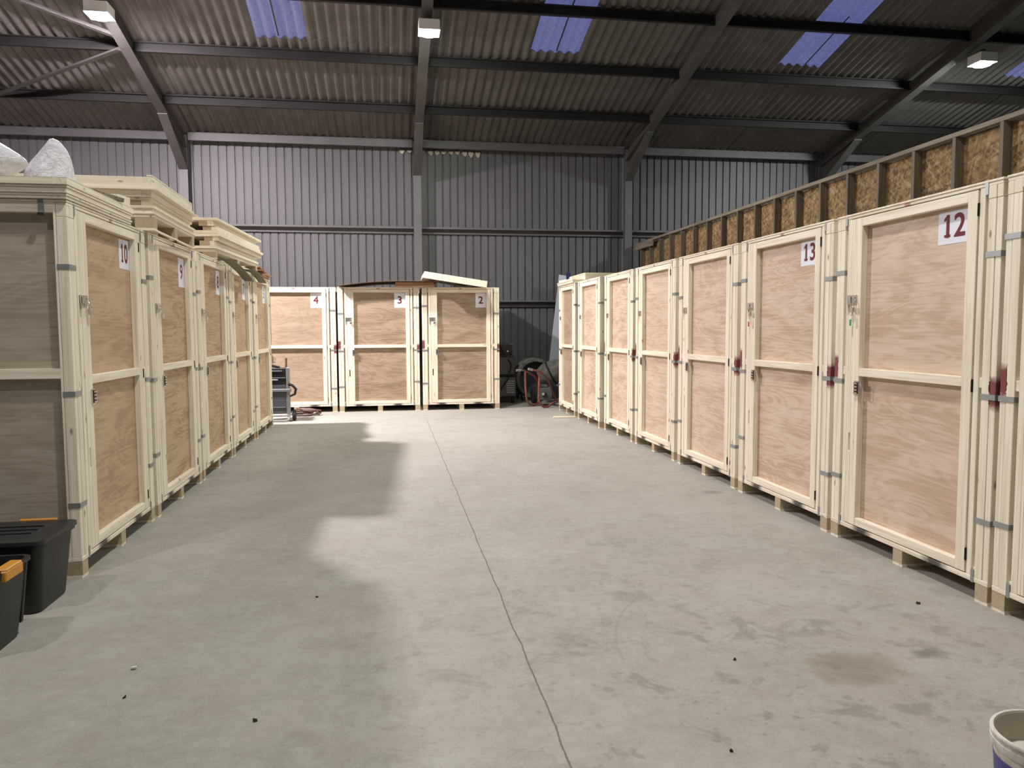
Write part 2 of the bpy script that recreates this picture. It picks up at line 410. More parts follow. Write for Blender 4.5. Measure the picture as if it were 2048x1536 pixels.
# dark lap seams at mid-bay between roof sheets
for i, (a, b) in enumerate(SKY):
    w = MB(); roof_strip(w, a-.03, b+.03, [13.56, 8.95], 'skylight', .016)
    struct(w.build('window_%d' % (i+1)))
n_trim = 0
for jx in JOINT[1:6]:
    for ya, yb in ((16.6, 15.22), (15.02, 13.6), (13.4, 12.05)):
        w = MB(); w.box(jx-.011, jx+.011, yb, ya, 0, 0, 'blackmetal')
        w.v = [(x, y, roofz(y)+.004 + (.006 if k > 3 else 0)) for k, (x, y, z) in enumerate(w.v)]
        n_trim += 1; struct(w.build('trim_%d' % n_trim))

# ------------------------------------------------------------------ steel frames
COLX = [-4.09, 0.65, 5.355, 10.03]
WHICH = ['first from the left, under the glaring lamp', 'second from the left, beside the middle lamp', 'third from the left, above strand board wall end', 'rightmost, beside the right hand lamp']
def ibeam(w, fn, a, b, wd, dp, m, tf=.016, tw=.012, top=True):
    h = wd/2
    w.prism([(-h, 0), (h, 0), (h, tf), (-h, tf)], a, b, m, fn)
    if top: w.prism([(-h, dp-tf), (h, dp-tf), (h, dp), (-h, dp)], a, b, m, fn)
    w.prism([(-tw/2, tf), (tw/2, tf), (tw/2, dp-tf), (-tw/2, dp-tf)], a, b, m, fn)
for x, which in zip(COLX, WHICH):
    fr = thing('portal_frame', 'brown steel portal frame with sloping rafter, ' + which, 'steel frame', (x, 16.85, 0), 0, 'steel portal frames')
    w = MB(); ibeam(w, lambda u, v, s_: (u, -.15+v, s_), 0, 5.50, .165, .15, 'galvcol'); w.build('column', fr)
    w = MB(); ibeam(w, lambda u, v, s_: (u, s_-16.85, roofz(s_)-.335+v), 16.73, 5.0, .175, .30, 'steel', top=False); w.build('rafter', fr)
    # haunch: tapered plate and flange from the column face up to the rafter
    w = MB(); y0, y1 = 16.70, 15.35; z0, z1 = 4.82, roofz(15.35)-.34
    w.prism([(y0, z0), (y0, roofz(y0)-.34), (y1, z1)], -.008, .008, 'steel', lambda u, v, s_: (s_, u-16.85, v))
    w.prism([(y0, z0), (y0, z0-.018), (y1-.02, z1-.018), (y1-.02, z1)], -.086, .086, 'steel', lambda u, v, s_: (s_, u-16.85, v))
    w.build('haunch', fr)
BAYS = [(-9.5, COLX[0]), (COLX[0], COLX[1]), (COLX[1], COLX[2]), (COLX[2], COLX[3]), (COLX[3], 15.5)]
BNAME = ['left of the first rafter', 'between first and second rafters', 'between second and third rafters', 'between third and fourth rafters', 'right of the fourth rafter']
def channel(w, L, h, d, m, th=.012, lip=.02):
    # C section, web at the back, mouth towards -Y; sheet-plane at v = h
    for pr in ([(0, 0), (0, th), (d, th), (d, 0)], [(0, h-th), (0, h), (d, h), (d, h-th)], [(d-th, th), (d-th, h-th), (d, h-th), (d, th)], [(0, th), (0, lip), (.004, lip), (.004, th)], [(0, h-lip), (0, h-th), (.004, h-th), (.004, h-lip)]):
        w.prism(pr, 0, L, m, lambda u, v, s_: (s_, u, v))
ROWN = ['lowest', 'second lowest', 'third lowest', 'fourth lowest']
for r_, y in enumerate((15.13, 13.53, 12.0, 10.45)):
    for bi, (a, b) in enumerate(BAYS):
        a_, b_ = a+.012, b-.012
        w = MB(); channel(w, b_-a_, .165, .065, 'steel_dk')
        o = w.build('purlin', None, (a_, y+.14, roofz(y+.2)-.185))
        tag(o, 'dark steel roof purlin, %s row, %s' % (ROWN[r_], BNAME[bi]), 'beam', 'roof purlins')
for bi, (a, b) in enumerate(BAYS):
    w = MB(); channel(w, b-a-.19, .165, .07, 'galvcol', lip=.03)
    w.box(0, b-a-.19, .0045, .01, .03, .135, 'galvcol')
    o = w.build('eaves_beam', None, (a+.095, 16.74, 5.405)); tag(o, 'brown steel eaves beam along top of back wall, ' + BNAME[bi], 'beam', 'eaves beams')
    for z, nm in ((3.60, 'upper'), (2.02, 'lower')):
        if nm == 'lower' and bi != 2: continue
        w = MB(); L = b-a-.01
        w.prism([(0, .13), (0, .142), (.14, .142), (.14, 0), (.128, 0), (.128, .13)], 0, L, 'galvcol', lambda u, v, s_: (s_, u, v))
        w.prism([(0, .10), (0, .13), (.006, .13), (.006, .10)], 0, L, 'galvcol', lambda u, v, s_: (s_, u, v))
        w.prism([(.09, .0), (.09, .012), (.128, .012), (.128, 0)], 0, L, 'galvcol', lambda u, v, s_: (s_, u, v))
        o = w.build('cladding_rail', None, (a+.005, 16.855, z)); tag(o, 'grey steel %s cladding rail on back wall, %s' % (nm, BNAME[bi]), 'beam', 'cladding rails')
# roof bracing angles at the left
def angle_bar(name, p0, p1, label):
    p0, p1 = Vector(p0), Vector(p1); d = p1-p0; L = d.length
    w = MB()
    for pr in ([(0, 0), (.09, 0), (.09, .008), (0, .008)], [(0, 0), (.008, 0), (.008, .08), (0, .08)]):
        w.prism(pr, 0, L, 'steel', lambda u, v, s_: (s_, u, v))
    o = w.build(name); q = d.to_track_quat('X', 'Z'); o.rotation_mode = 'QUATERNION'; o.rotation_quaternion = q; o.location = p0
    return tag(o, label, 'brace', 'roof braces')
angle_bar('roof_brace', (-4.20, 13.52, roofz(13.52)-.30), (-8.9, 16.35, roofz(16.35)-.32), 'steel angle brace running down left from the first rafter below the glaring lamp')
angle_bar('roof_brace', (-4.20, 13.12, roofz(13.12)-.32), (-8.8, 9.9, roofz(9.9)-.32), 'steel angle brace running up left behind the glaring lamp')

# ------------------------------------------------------------------ high bay lamps
def lamp_mat(name, col, s_):
    mt = bpy.data.materials.new(name); mt.use_nodes = True; nt = mt.node_tree
    e = nt.nodes.new('ShaderNodeEmission'); e.inputs[0].default_value = (*col, 1); e.inputs[1].default_value = s_
    nt.links.new(e.outputs[0], nt.nodes['Material Output'].inputs[0]); mt.cycles.emission_sampling = 'FRONT_BACK' if False else 'AUTO'
    return mt
def high_bay(loc, col, s_, label, group='high bay lamps'):
    L = thing('high_bay_lamp', label, 'lamp', loc, 0, group)
    w = MB(); a, b = .16, .165
    w.poly([(-a, -a, 0), (a, -a, 0), (a, a, 0), (-a, a, 0), (-a, -a, .15), (a, -a, .15), (a, a, .15), (-a, a, .15)],
           [(0, 1, 5, 4), (1, 2, 6, 5), (2, 3, 7, 6), (3, 0, 4, 7), (4, 5, 6, 7), (3, 2, 1, 0)], 'white_paint')
    w.box(-.165, .165, -.165, .165, -.008, .0, 'white_paint')
    w.build('housing', L, bevel=.006)
    w = MB(); e = lamp_mat('lamp_lens_' + str(len(bpy.data.materials)), col, s_)
    w.lathe([(.02, -.045), (.10, -.040), (.138, -.026), (.146, -.009)], e, 24)
    w.build('lens', L, smooth=True)
    w = MB(); w.tube([(0, 0, .15), (0, 0, .23)], .012, 'steel'); w.box(-.05, .05, -.02, .02, .222, .235, 'steel'); w.build('bracket', L)
    return L
high_bay((-4.05, 12.15, 6.06), (1.0, .90, .93), LAMP_PINK, 'glaring high bay lamp under the first rafter at upper left')
high_bay((0.68, 12.10, 6.06), (.97, 1.0, .92), LAMP_MID, 'lit white high bay lamp under the middle rafter')
high_bay((10.22, 12.10, 6.06), (.95, 1.0, .97), LAMP_RIGHT, 'lit white high bay lamp beside the rightmost rafter')
for x, y, c, s_ in ((.68, 3.2, (1.0, .98, .92), LIGHT_UNSEEN), (-4.05, 1.5, (1.0, .95, .93), LIGHT_UNSEEN*.45), (5.4, -3.0, (1.0, .97, .92), LIGHT_UNSEEN*.5)):  # out-of-view lights without fixtures, standing in for hall lamps, added to brighten the foreground
    li = bpy.data.lights.new('unseen_hall_light', 'AREA'); li.shape = 'DISK'; li.size = .3; li.color = c; li.energy = s_*.30
    lo = bpy.data.objects.new('unseen_hall_light', li); COL.objects.link(lo); lo.location = (x, y, roofz(y)-.6)

# ------------------------------------------------------------------ crates
W, D, H = 1.47, 2.2, 2.30
_cache = {}
def part(key, fn, name, parent, bevel=0, smooth=False):
    if key not in _cache:
        o = fn().build(name, parent, None, bevel, smooth); _cache[key] = o; return o
    o = _cache[key].copy(); o.name = name; o.parent = parent; COL.objects.link(o); return o
def front_frame(red):
    w = MB(); P = 'pine_post' if red else 'pine_v'
    for a, b, y in ((0, .040, .002), (.0425, .097, 0)):
        w.box(a, b, y, .06, .133, 2.20, P); w.box(a, b, y-.0015, .06, 2.201, 2.268, 'pine_end')
        w.box(W-b, W-a, y, .06, .133, 2.20, P); w.box(W-b, W-a, y-.0015, .06, 2.201, 2.268, 'pine_end')
    w.box(.121, .164, .003, .06, .133, 1.605, 'pine_v'); w.box(.121, .139, .003, .06, 1.605, 1.738, 'pine_v'); w.box(.139, .164, .034, .06, 1.605, 1.738, 'pine_v'); w.box(.121, .164, .003, .06, 1.738, 2.268, 'pine_v')
    w.box(1.310, 1.349, .003, .06, .133, 2.268, 'pine_v')
    for a, b in ((.097, .121), (1.349, 1.373)):
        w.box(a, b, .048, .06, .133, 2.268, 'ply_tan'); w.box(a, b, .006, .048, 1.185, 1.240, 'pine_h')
        w.box(a, b, .012, .048, .133, .185, 'pine_h'); w.box(a, b, .012, .048, 2.215, 2.268, 'pine_h')
    w.box(0, W, 0, .06, .104, .133, 'pine_rail'); w.box(0, W, .0, .06, 2.268, 2.286, 'pine_rail'); w.box(-.004, W+.004, -.004, D+.004, 2.287, 2.300, 'pine_d')
    return w
def side_panel(flip):
    w = MB(); X = (lambda a, b: (W-b, W-a)) if flip else (lambda a, b: (a, b))
    for y0, y1 in ((.062, .075), (2.11, 2.2), (1.06, 1.12)): w.box(*X(0, .045), y0, y1, .133, 2.286, 'pine_v')
    for z0, z1 in ((.133, .19), (1.235, 1.295), (2.226, 2.286)):
        for y0, y1 in ((.0755, 1.06), (1.12, 2.11)): w.box(*X(.001, .044), y0, y1, z0, z1, 'pine_d')
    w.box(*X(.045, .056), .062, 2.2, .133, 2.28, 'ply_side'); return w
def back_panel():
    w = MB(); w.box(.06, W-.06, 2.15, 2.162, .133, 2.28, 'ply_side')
    for a, b in ((.06, .13), (W-.13, W-.06)): w.box(a, b, 2.1625, 2.2, .133, 2.28, 'pine_v')
    for a, b in ((.133, .2), (1.2, 1.26), (2.21, 2.28)): w.box(.13, W-.13, 2.1625, 2.2, a, b, 'pine_h')
    return w
def base_panel():
    w = MB(); w.box(.0, W, .0605, D, .104, .132, 'pine_d'); return w
def skid(i):
    def f():
        w = MB(); x0 = (0, .692, W-.09)[i]; w.box(x0, x0+.09, .004, D, 0, .018, 'pine_d')
        for y in (.002, 1.03, D-.14): w.box(x0+.001, x0+.089, y, y+.138, .0185, .1035, 'chip')
        return w
    return f
SL0, SL1, SR0, SR1 = .168, .285, 1.226, 1.300
def door_frame():
    w = MB(); z0, z1 = .140, 2.262
    w.box(SL0, .188, 0, .045, z0, z1, 'pine_v'); w.box(.208, SL1, 0, .045, z0, z1, 'pine_v')
    w.box(.188, .208, 0, .045, z0, .655, 'pine_v'); w.box(.188, .208, 0, .045, .78, z1, 'pine_v'); w.box(.188, .208, .034, .045, .655, .78, 'slot')
    w.box(SR0, SR1, 0, .045, z0, z1, 'pine_v')
    for a, b in ((z0, .195), (1.183, 1.238), (2.205, z1)): w.box(SL1, SR0, .001, .045, a, b, 'pine_h')
    return w
def door_panel(m):
    w = MB(); w.box(SL0+.01, SR1-.01, .0452, .054, .150, 2.252, m); return w
def hinge(z):
    def f():
        w = MB(); w.box(1.3025, 1.3068, -.002, .01, z, z+.072, 'blackmetal')
        w.tube([(1.305, -.004, z+.002), (1.305, -.004, z+.07)], .0024, 'blackmetal', 8); return w
    return f
def latch():
    w = MB(); w.box(.252, .300, -.010, -.0005, 1.052, 1.150, 'chrome'); w.box(.259, .293, -.016, -.0105, 1.060, 1.142, 'blackmetal')
    for k in range(4): w.box(.257, .297, -.021, -.0165, 1.062+k*.022, 1.072+k*.022, 'chrome')
    w.tube([(.304, -.006, 1.13), (.332, -.008, 1.13), (.334, -.008, 1.05), (.306, -.008, 1.045)], .0025, 'chrome', 6); return w
def hasp():
    w = MB(); w.box(.142, .246, -.007, -.0005, 1.680, 1.742, 'chrome'); w.box(.150, .190, -.012, -.0075, 1.690, 1.732, 'chrome')
    w.tube([(.232, -.007, 1.725), (.232, -.022, 1.72), (.232, -.022, 1.70), (.232, -.007, 1.695)], .0035, 'chrome', 6); return w
def strap(side, z):
    def f():
        w = MB(); h = .030
        if side == 0: w.box(-.0035, .1, -.0035, -.0016, z, z+h, 'galv'); w.box(-.0035, -.0012, -.0016, .066, z, z+h, 'galv'); w.box(.0975, .1, -.0016, .047, z, z+h, 'galv')
        else: w.box(W-.1, W+.0035, -.0035, -.0016, z, z+h, 'galv'); w.box(W+.0012, W+.0035, -.0016, .066, z, z+h, 'galv'); w.box(W-.1, W-.0975, -.0016, .047, z, z+h, 'galv')
        return w
    return f
def cleat(side, top):
    def f():
        w = MB(); x = .098 if side == 0 else W-.120
        if top: w.box(x, x+.022, -.003, .0115, 2.225, 2.30, 'galv'); w.box(x, x+.022, -.003, .10, 2.3005, 2.303, 'galv')
        else: w.box(x, x+.022, -.003, .0115, .104, .172, 'galv'); w.box(x, x+.022, -.003, .10, .101, .1035, 'galv')
        return w
    return f
def number_sign(num, w_, h_, x1, z1, size, dy=0.0, xs=1.0):
    def f():
        w = MB(); x0 = x1-w_; z0 = z1-h_
        w.box(x0, x1, .0437, .0445, z0, z1, 'paper')
        if num:
            vs, fs = text_mesh(num, size, 0.0, 'red_ink'); bd = size*.021
            cx = (x0+x1)/2; cz = (z0+z1)/2 + dy
            for q_, (bx_, bz_) in enumerate(((0, 0), (bd, 0), (-bd, 0), (0, bd), (0, -bd), (.7*bd, .7*bd), (-.7*bd, .7*bd), (.7*bd, -.7*bd), (-.7*bd, -.7*bd))):
                w.poly([(cx+(v.x+bx_)*xs, .0431-q_*.00003-v.z*.3, cz+v.y+bz_) for v in vs], fs, 'red_ink')
            if num[0] == '1':       # foot bar and flag of the figure one
                v1, _ = text_mesh('1', size, 0.0, 'red_ink')
                xr = min(v.x for v in vs) + max(v.x for v in v1) - min(v.x for v in v1); st_ = size*.115
                y0 = min(v.y for v in v1); y1 = max(v.y for v in v1)
                for q in ([(xr-st_-size*.085, y0), (xr+size*.07, y0), (xr+size*.07, y0+size*.085), (xr-st_-size*.085, y0+size*.085)],
                          [(xr-st_-size*.10, y1-size*.20), (xr-st_+.002, y1-size*.13), (xr-st_+.002, y1), (xr-st_-size*.10, y1-size*.095)]):
                    w.poly([(cx+a*xs, .0431, cz+b) for a, b in q], [(0, 1, 2, 3)], 'red_ink')
        return w
    return f
def crate(label, loc, rz, width, num=None, red=True, strapz=((1.89, 1.125, .44), (1.89, 1.125, .44)), sign=None, group='numbered pine crates', tan=None):
    c = thing('storage_crate', label, 'crate', loc, rz, group); c.scale = (width/W, 1, 1)
    part(('ff', red), lambda: front_frame(red), 'front_frame', c, .0025)
    part('sl', lambda: side_panel(False), 'side_panel', c); part('sr', lambda: side_panel(True), 'side_panel', c)
    part('bp', back_panel, 'back_panel', c); part('fp', base_panel, 'base_panel', c)
    for i in range(3): part(('sk', i), skid(i), 'skid', c)
    for s_ in (0, 1):
        for z in strapz[s_]: part(('st', s_, z), strap(s_, z), 'strap', c)
        for tp in (0, 1): part(('cl', s_, tp), cleat(s_, tp), 'bracket', c)
    d = part('door', door_frame, 'door', c, .0025)
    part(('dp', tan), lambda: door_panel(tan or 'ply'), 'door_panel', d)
    for z in (.208, 1.157, 2.12): part(('hg', z), hinge(z), 'hinge', d)
    part('lt', latch, 'latch', d); part('hs', hasp, 'hasp', d)
    if sign: part(('sg', num), number_sign(num, *sign), 'number_sign', d)
    return c
LD, SD = (.245, .190, 1.196, 2.190, .185), (.200, .270, 1.222, 2.195, .190)
A1 = ((1.89, 1.125, .44), (1.89, 1.125, .44)); A2 = ((1.93, 1.11, .50), (1.86, 1.13, .42)); A3 = ((1.84, 1.125, .47), (1.91, 1.12, .39))
# right row, from the near end
RR = R(-90)
crates = {}
crates['11'] = crate('pale pine crate cut off by the right picture edge, beside crate 12', (3.18, 3.555, 0), RR, 1.47, None, True, ((1.97, 1.125, .455), (1.9, 1.125, .44)))
crates['12'] = crate('pine crate with red number 12 and a green key tag, nearest whole crate on right', (3.183, 5.079, 0), RR, 1.492, '12', True, A1, LD)
crates['13'] = crate('pine crate with red number 13 and a red key tag, next beyond crate 12', (3.183, 6.59, 0), RR, 1.462, '13', True, A2, LD)
for i, (xa, ya, w_, lb, st) in enumerate(((3.19, 8.128, 1.452, 'unnumbered pine crate directly beyond crate 13 in the right row', A3), (3.19, 9.64, 1.412, 'unnumbered pine crate second beyond crate 13 in the right row', A1),
        (3.185, 11.085, 1.352, 'unnumbered pine crate third beyond crate 13 in the right row', A2), (3.14, 12.53, 1.348, 'unnumbered pine crate second from the far end of the right row', A1))):
    crates['r%d' % i] = crate(lb, (xa, ya, 0), RR, w_, None, i != 3, st)
crates['far'] = crate('darker pine crate with a white sign at the far end of the right row', (3.125, 13.925, 0), RR, 1.25, '1', False, A3, SD, tan='ply_rose_dim')
# left row, from the near end
LR = R(90)
for num, xa, ya, st, sg in (('10', -1.885, 4.965, A1, (.215, .215, 1.222, 2.19, .190, 0, .80)), ('9', -1.872, 6.482, A2, SD), ('8', -1.872, 8.03, A1, SD), ('7', -1.860, 9.52, A3, SD), ('5', -1.838, 11.012, A1, SD)):
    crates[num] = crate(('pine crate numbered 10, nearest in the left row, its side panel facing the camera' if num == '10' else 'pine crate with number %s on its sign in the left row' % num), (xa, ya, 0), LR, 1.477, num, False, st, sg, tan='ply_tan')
w = MB(); w.box(-.0045, -.0008, .125, .155, 2.205, 2.302, 'galv'); w.box(-.0045, .09, .125, .155, 2.3005, 2.303, 'galv'); w.box(-.012, -.0046, .123, .157, 2.205, 2.222, 'blackmetal')
w.build('strap_clip', crates['10'])
# back row
for num, xa, ya, w_, st in (('4', -2.445, 14.43, 1.48, A2), ('3', -.925, 14.365, 1.483, ((1.80, 1.11, .45), (1.91, 1.12, .53))), ('2', .612, 14.36, 1.455, ((1.94, 1.11, .49), (1.80, 1.12, .555)))):
    crates[num] = crate('pine crate with red number %s in the back row against the wall' % num, (xa, ya, 0), 0, w_, num, True, st, SD, tan='ply_rose_dim')

# padlocks on the hasps
def padlock(key, tagm, label):
    c = crates[key]; mw = c.matrix_basis
    c_loc = Vector(c.location); rz = c.rotation_euler.z
    p = Vector((.232*c.scale.x, -.0225, 1.648)); p = Matrix.Rotation(rz, 3, 'Z') @ p + c_loc
    k = thing('padlock', label, 'padlock', p, rz, 'padlocks on the crates')
    w = MB(); w.box(-.02, .02, -.010, .008, -.026, .012, 'chrome'); w.build('body', k, bevel=.003)
    w = MB(); w.tube([(-.013, 0, .012), (-.013, 0, .04), (-.008, 0, .052), (0, 0, .056), (.008, 0, .052), (.013, 0, .04), (.013, 0, .012)], .0035, 'chrome', 8); w.build('shackle', k, smooth=True)
    if tagm:
        w = MB(); w.tube([(.0, -.001, -.026), (-.004, -.004, -.05), (-.008, -.006, -.060)], .003, 'chrome', 6)
        w.lathe([(.011, -.002), (.011, .002)], 'paper', 12, Matrix.Translation((-.008, -.006, -.062)) @ Matrix.Rotation(R(90), 4, 'X')); w.build('key', k)
        w = MB(); w.box(-.020, .002, -.010, -.006, -.118, -.074, tagm); w.build('key_tag', k, bevel=.002)
    return k
padlock('12', 'green_tag', 'silver padlock with green key tag hanging on crate 12')
padlock('13', 'red_tag', 'silver padlock with red key tag hanging on crate 13')
for n_ in ('10', '9', '8', '7', '5', '3', '2'):
    padlock(n_, None, 'small silver padlock hanging on the hasp of crate %s' % n_)

# ------------------------------------------------------------------ panels stacked on the crates
def panel(name, label, cat, L, Dp, h, loc, rz, group=None, frame=.07, ov=.015, sheet=.012, top=True, mid=True, end=False, open_end=False):
    """crate panel lying flat: perimeter boards + sheet, local x along L, y along Dp"""
    k = thing(name, label, cat, loc, rz, group)
    w = MB(); z0, z1 = (0, h-sheet) if top else (sheet, h)
    w.box(0, L, 0, frame, z0, z1, 'pine_h'); w.box(0, L, Dp-frame, Dp, z0, z1, 'pine_h')
    if open_end:
        for ya, yb in ((frame, .16), (Dp/2-.06, Dp/2+.06), (Dp-.16, Dp-frame)): w.box(0, frame, ya, yb, z0, z1, 'chip')
    else: w.box(0, frame, frame, Dp-frame, z0, z1, 'pine_d')
    w.box(L-frame, L, frame, Dp-frame, z0, z1, 'pine_d')
    if mid: w.box(L*.5-.03, L*.5+.03, frame, Dp-frame, z0, z1, 'pine_d')
    w.build('frame', k, bevel=.002)
    w = MB(); zs = (h-sheet, h) if top else (0, sheet)
    w.box(-ov, L+ov, -ov, Dp+ov, zs[0]+.0005, zs[1], 'pine_d'); w.build('sheet', k)
    return k
g10 = 'crate panels on crate 10'
panel('crate_panel', 'pine crate panel lying directly on crate 10, lowest of three', 'panel', 1.16, 2.1, .030, (-1.875, 4.94, 2.3035), LR, g10, .09, .006)
panel('crate_panel', 'pine crate panel in the middle of the three on crate 10', 'panel', 1.14, 2.1, .044, (-1.865, 4.925, 2.335), LR, g10, .09, .006)
panel('crate_panel', 'thick weathered pine panel on top of crate 10 under white plastic bags', 'panel', 1.19, 2.1, .042, (-1.855, 4.91, 2.3805), LR, g10, .08, .0, .001)
# offcuts
def offcut(name, label, L, w_, h, loc, rot, m='pine_h'):
    w = MB(); w.box(-L/2, L/2, -w_/2, w_/2, 0, h, m); o = w.build(name, None, loc, bevel=.003); o.rotation_euler = rot
    return tag(o, label, 'timber offcut', 'timber offcuts on crate 10')
offcut('timber_offcut', 'grey tilted board offcut lying near the front edge on crate 10', .32, .15, .03, (-1.985, 5.745, 2.458), (R(12), R(7), R(55)), 'oldpine_y')
offcut('timber_offcut', 'pale short block behind the grey offcut on crate 10', .12, .10, .075, (-2.12, 5.93, 2.424), (0, 0, R(20)), 'pine_end')
offcut('timber_offcut', 'white L shaped block at far front corner on crate 10', .17, .12, .075, (-1.945, 6.015, 2.424), (0, 0, R(80)), 'pine_end')
# plastic bags
def blob(name, label, cat, rings, m, loc, seg=22, amp=.02, seed=1, group=None):
    rnd = random.Random(seed); pts = []; n = len(rings)
    for z, rx, ry, ox, oy in rings:
        for k in range(seg):
            a = 2*math.pi*k/seg; j = 1+rnd.uniform(-amp, amp)*4
            pts.append((ox+rx*math.cos(a)*j, oy+ry*math.sin(a)*j, z+rnd.uniform(-amp, amp)*.3*(0 < z)))
    w = MB(); fs = [(i*seg+k, i*seg+(k+1) % seg, (i+1)*seg+(k+1) % seg, (i+1)*seg+k) for i in range(n-1) for k in range(seg)]
    fs += [tuple(range(seg-1, -1, -1)), tuple((n-1)*seg+k for k in range(seg))]
    w.poly(pts, fs, m); o = w.build(name, None, loc, smooth=False, sub=1)
    o.data.polygons.foreach_set('use_smooth', [True]*len(o.data.polygons))
    return tag(o, label, cat, group)
blob('plastic_bag', 'rounded crinkled white plastic bag at the left edge on crate 10', 'bag', [(0, .14, .12, -.02, 0), (.03, .16, .14, .0, 0), (.07, .22, .16, .03, 0), (.13, .28, .18, .05, 0), (.18, .25, .16, .0, 0), (.25, .19, .14, -.05, 0), (.31, .09, .08, -.07, 0)], 'bag', (-2.46, 5.14, 2.424), amp=.022, seed=4, group='plastic bags')
blob('plastic_bag', 'pointed crinkled white plastic bag at the front corner on crate 10', 'bag', [(0, .16, .17, .0, 0), (.03, .15, .16, -.01, 0), (.08, .14, .14, -.03, 0), (.13, .15, .12, -.03, 0), (.20, .11, .10, -.01, 0), (.27, .07, .06, .01, 0), (.335, .02, .02, .0, 0)], 'bag', (-2.11, 5.40, 2.424), amp=.022, seed=9, group='plastic bags')

def pallet_base(label, L, Dp, loc, rz, bh=.09, deck=.028, gap=True):
    k = thing('pallet_base', label, 'pallet', loc, rz, 'pallet bases on the crates')
    w = MB(); w.box(0, L, 0, Dp, bh+.018, bh+.018+deck, 'pine_h'); w.box(-.01, L+.01, -.01, Dp+.01, bh+.0185+deck, bh+.026+deck, 'pine_d'); w.build('deck', k)
    for x in (0, L/2-.05, L-.1):
        w = MB(); w.box(x, x+.1, 0, Dp, 0, .018, 'pine_d')
        for y in (0, Dp/2-.07, Dp-.14): w.box(x+.001, x+.099, y+.001, y+.139, .0185, bh+.0175, 'chip')
        w.build('skid', k)
    w = MB(); w.box(.1, L-.1, .002, .02, 0, .015, 'pine_h'); w.build('bottom_board', k)
    return k
z = 2.3035; rz = LR + R(1.5)
pallet_base('chipboard block pallet base under the panels on crate 9', 1.42, 2.1, (-1.80, 6.40, z), rz, .085, .022)
z += .134
g9 = 'crate panels on crate 9'
for i, (h, dx, dy, L, lb, kw) in enumerate(((.058, .0, .02, 1.42, 'pine crate panel resting on the pallet base on crate 9, lowest of four', dict(sheet=.02)), (.06, -.03, .04, 1.40, 'pine crate panel second from bottom of the stack on crate 9', dict(sheet=.018, frame=.06, open_end=True)),
        (.062, .0, .0, 1.42, 'overhanging pine crate panel third from bottom of the stack on crate 9', dict(ov=.045)), (.085, .015, -.01, 1.36, 'topmost pine crate panel of the stack on crate 9', dict(sheet=.02, top=False)))):
    panel('crate_panel', lb, 'panel', L, 2.1, h, (-1.81+dx, 6.40+dy, z), rz, g9, **kw); z += h+.003
w = MB(); w.box(0, 1.36, 0, .045, 0, .012, 'pine_h'); o = w.build('timber_batten', None, (-1.795, 6.39, z), bevel=.002); o.rotation_euler = (0, 0, rz)
tag(o, 'thin pale batten along the front edge on top of the stack on crate 9', 'timber batten')
z = 2.314; rz = LR - R(3.0)
pallet_base('chipboard block pallet base under the panels above crates 8 and 7', 2.1, 1.5, (-1.90, 9.0, z), rz, .065, .02)
z += .115
g8 = 'crate panels above crates 8 and 7'
for i, (h, dx, dy, L, lb, kw) in enumerate(((.085, .0, -.02, 2.1, 'pine crate panel lowest in the stack above crates 8 and 7', dict(top=False, frame=.05, sheet=.03, open_end=True)), (.075, .045, .0, 2.14, 'overhanging pine crate panel second from bottom above crates 8 and 7', dict(ov=.025, sheet=.03, open_end=True)),
        (.08, .035, .0, 2.1, 'pale pine crate panel third from bottom above crates 8 and 7', dict(ov=.01, top=False, sheet=.035, open_end=True)), (.082, .0, -.03, 2.1, 'topmost overhanging pine crate panel above crates 8 and 7', dict(ov=.055, sheet=.026, open_end=True)))):
    panel('crate_panel', lb, 'panel', L, 1.5, h, (-1.90+dx, 9.0+dy, z), rz, g8, **kw); z += h+.003

# bent sheets of card drooping over the fronts
def bent_sheet(label, y0, y1, xi, xo, drop):
    """thin card lying on the crates whose free corner droops over their fronts"""
    w = MB(); nu = 18; pts = []
    for a in range(nu+1):
        u = a/nu; y = y0+(y1-y0)*u; z = 2.3085 - drop*u**1.7
        for x in (xi, xi+(xo-xi)*.55, xo): pts.append((x, y, z - .012*u*(x-xi)/(xo-xi)))
    w.poly(pts, [(a*3+b, a*3+b+1, (a+1)*3+b+1, (a+1)*3+b) for a in range(nu) for b in (0, 1)], 'greyboard')
    k = int(nu*.12); yk = pts[k*3][1]; zk = 2.3085
    w.poly([(-2.1, y0, zk), (xi, y0, zk), (xi, yk, zk), (-2.1, yk, zk)], [(0, 1, 2, 3)], 'greyboard')
    o = w.build('bent_board', None, None, smooth=True); md = o.modifiers.new('thickness', 'SOLIDIFY'); md.thickness = .005; md.offset = 0
    return tag(o, label, 'board', 'bent boards')
bent_sheet('grey bent sheet drooping over the front of crate 7 beside crate 8', 8.95, 10.35, -1.838, -1.715, .15)
bent_sheet('grey bent sheet drooping over the corner between crates 7 and 5', 10.42, 11.40, -1.825, -1.715, .11)
for i, (zz, L, ro_, lb) in enumerate(((2.306, .9, 3, 'lowest'), (2.336, 1.0, -4, 'second'), (2.368, 1.1, 8, 'third'), (2.402, 1.15, 4, 'topmost'))):
    w = MB(); w.box(-.6, .30-.03*i, -L/2, L/2, 0, .022, 'brownbox'); o = w.build('rough_board', None, (-2.10+.02*i, 11.88, zz), bevel=.003); o.rotation_euler = (0, 0, R(ro_))
    tag(o, 'rough brown board on crate 5, %s of four' % lb, 'board', 'rough boards on crate 5')

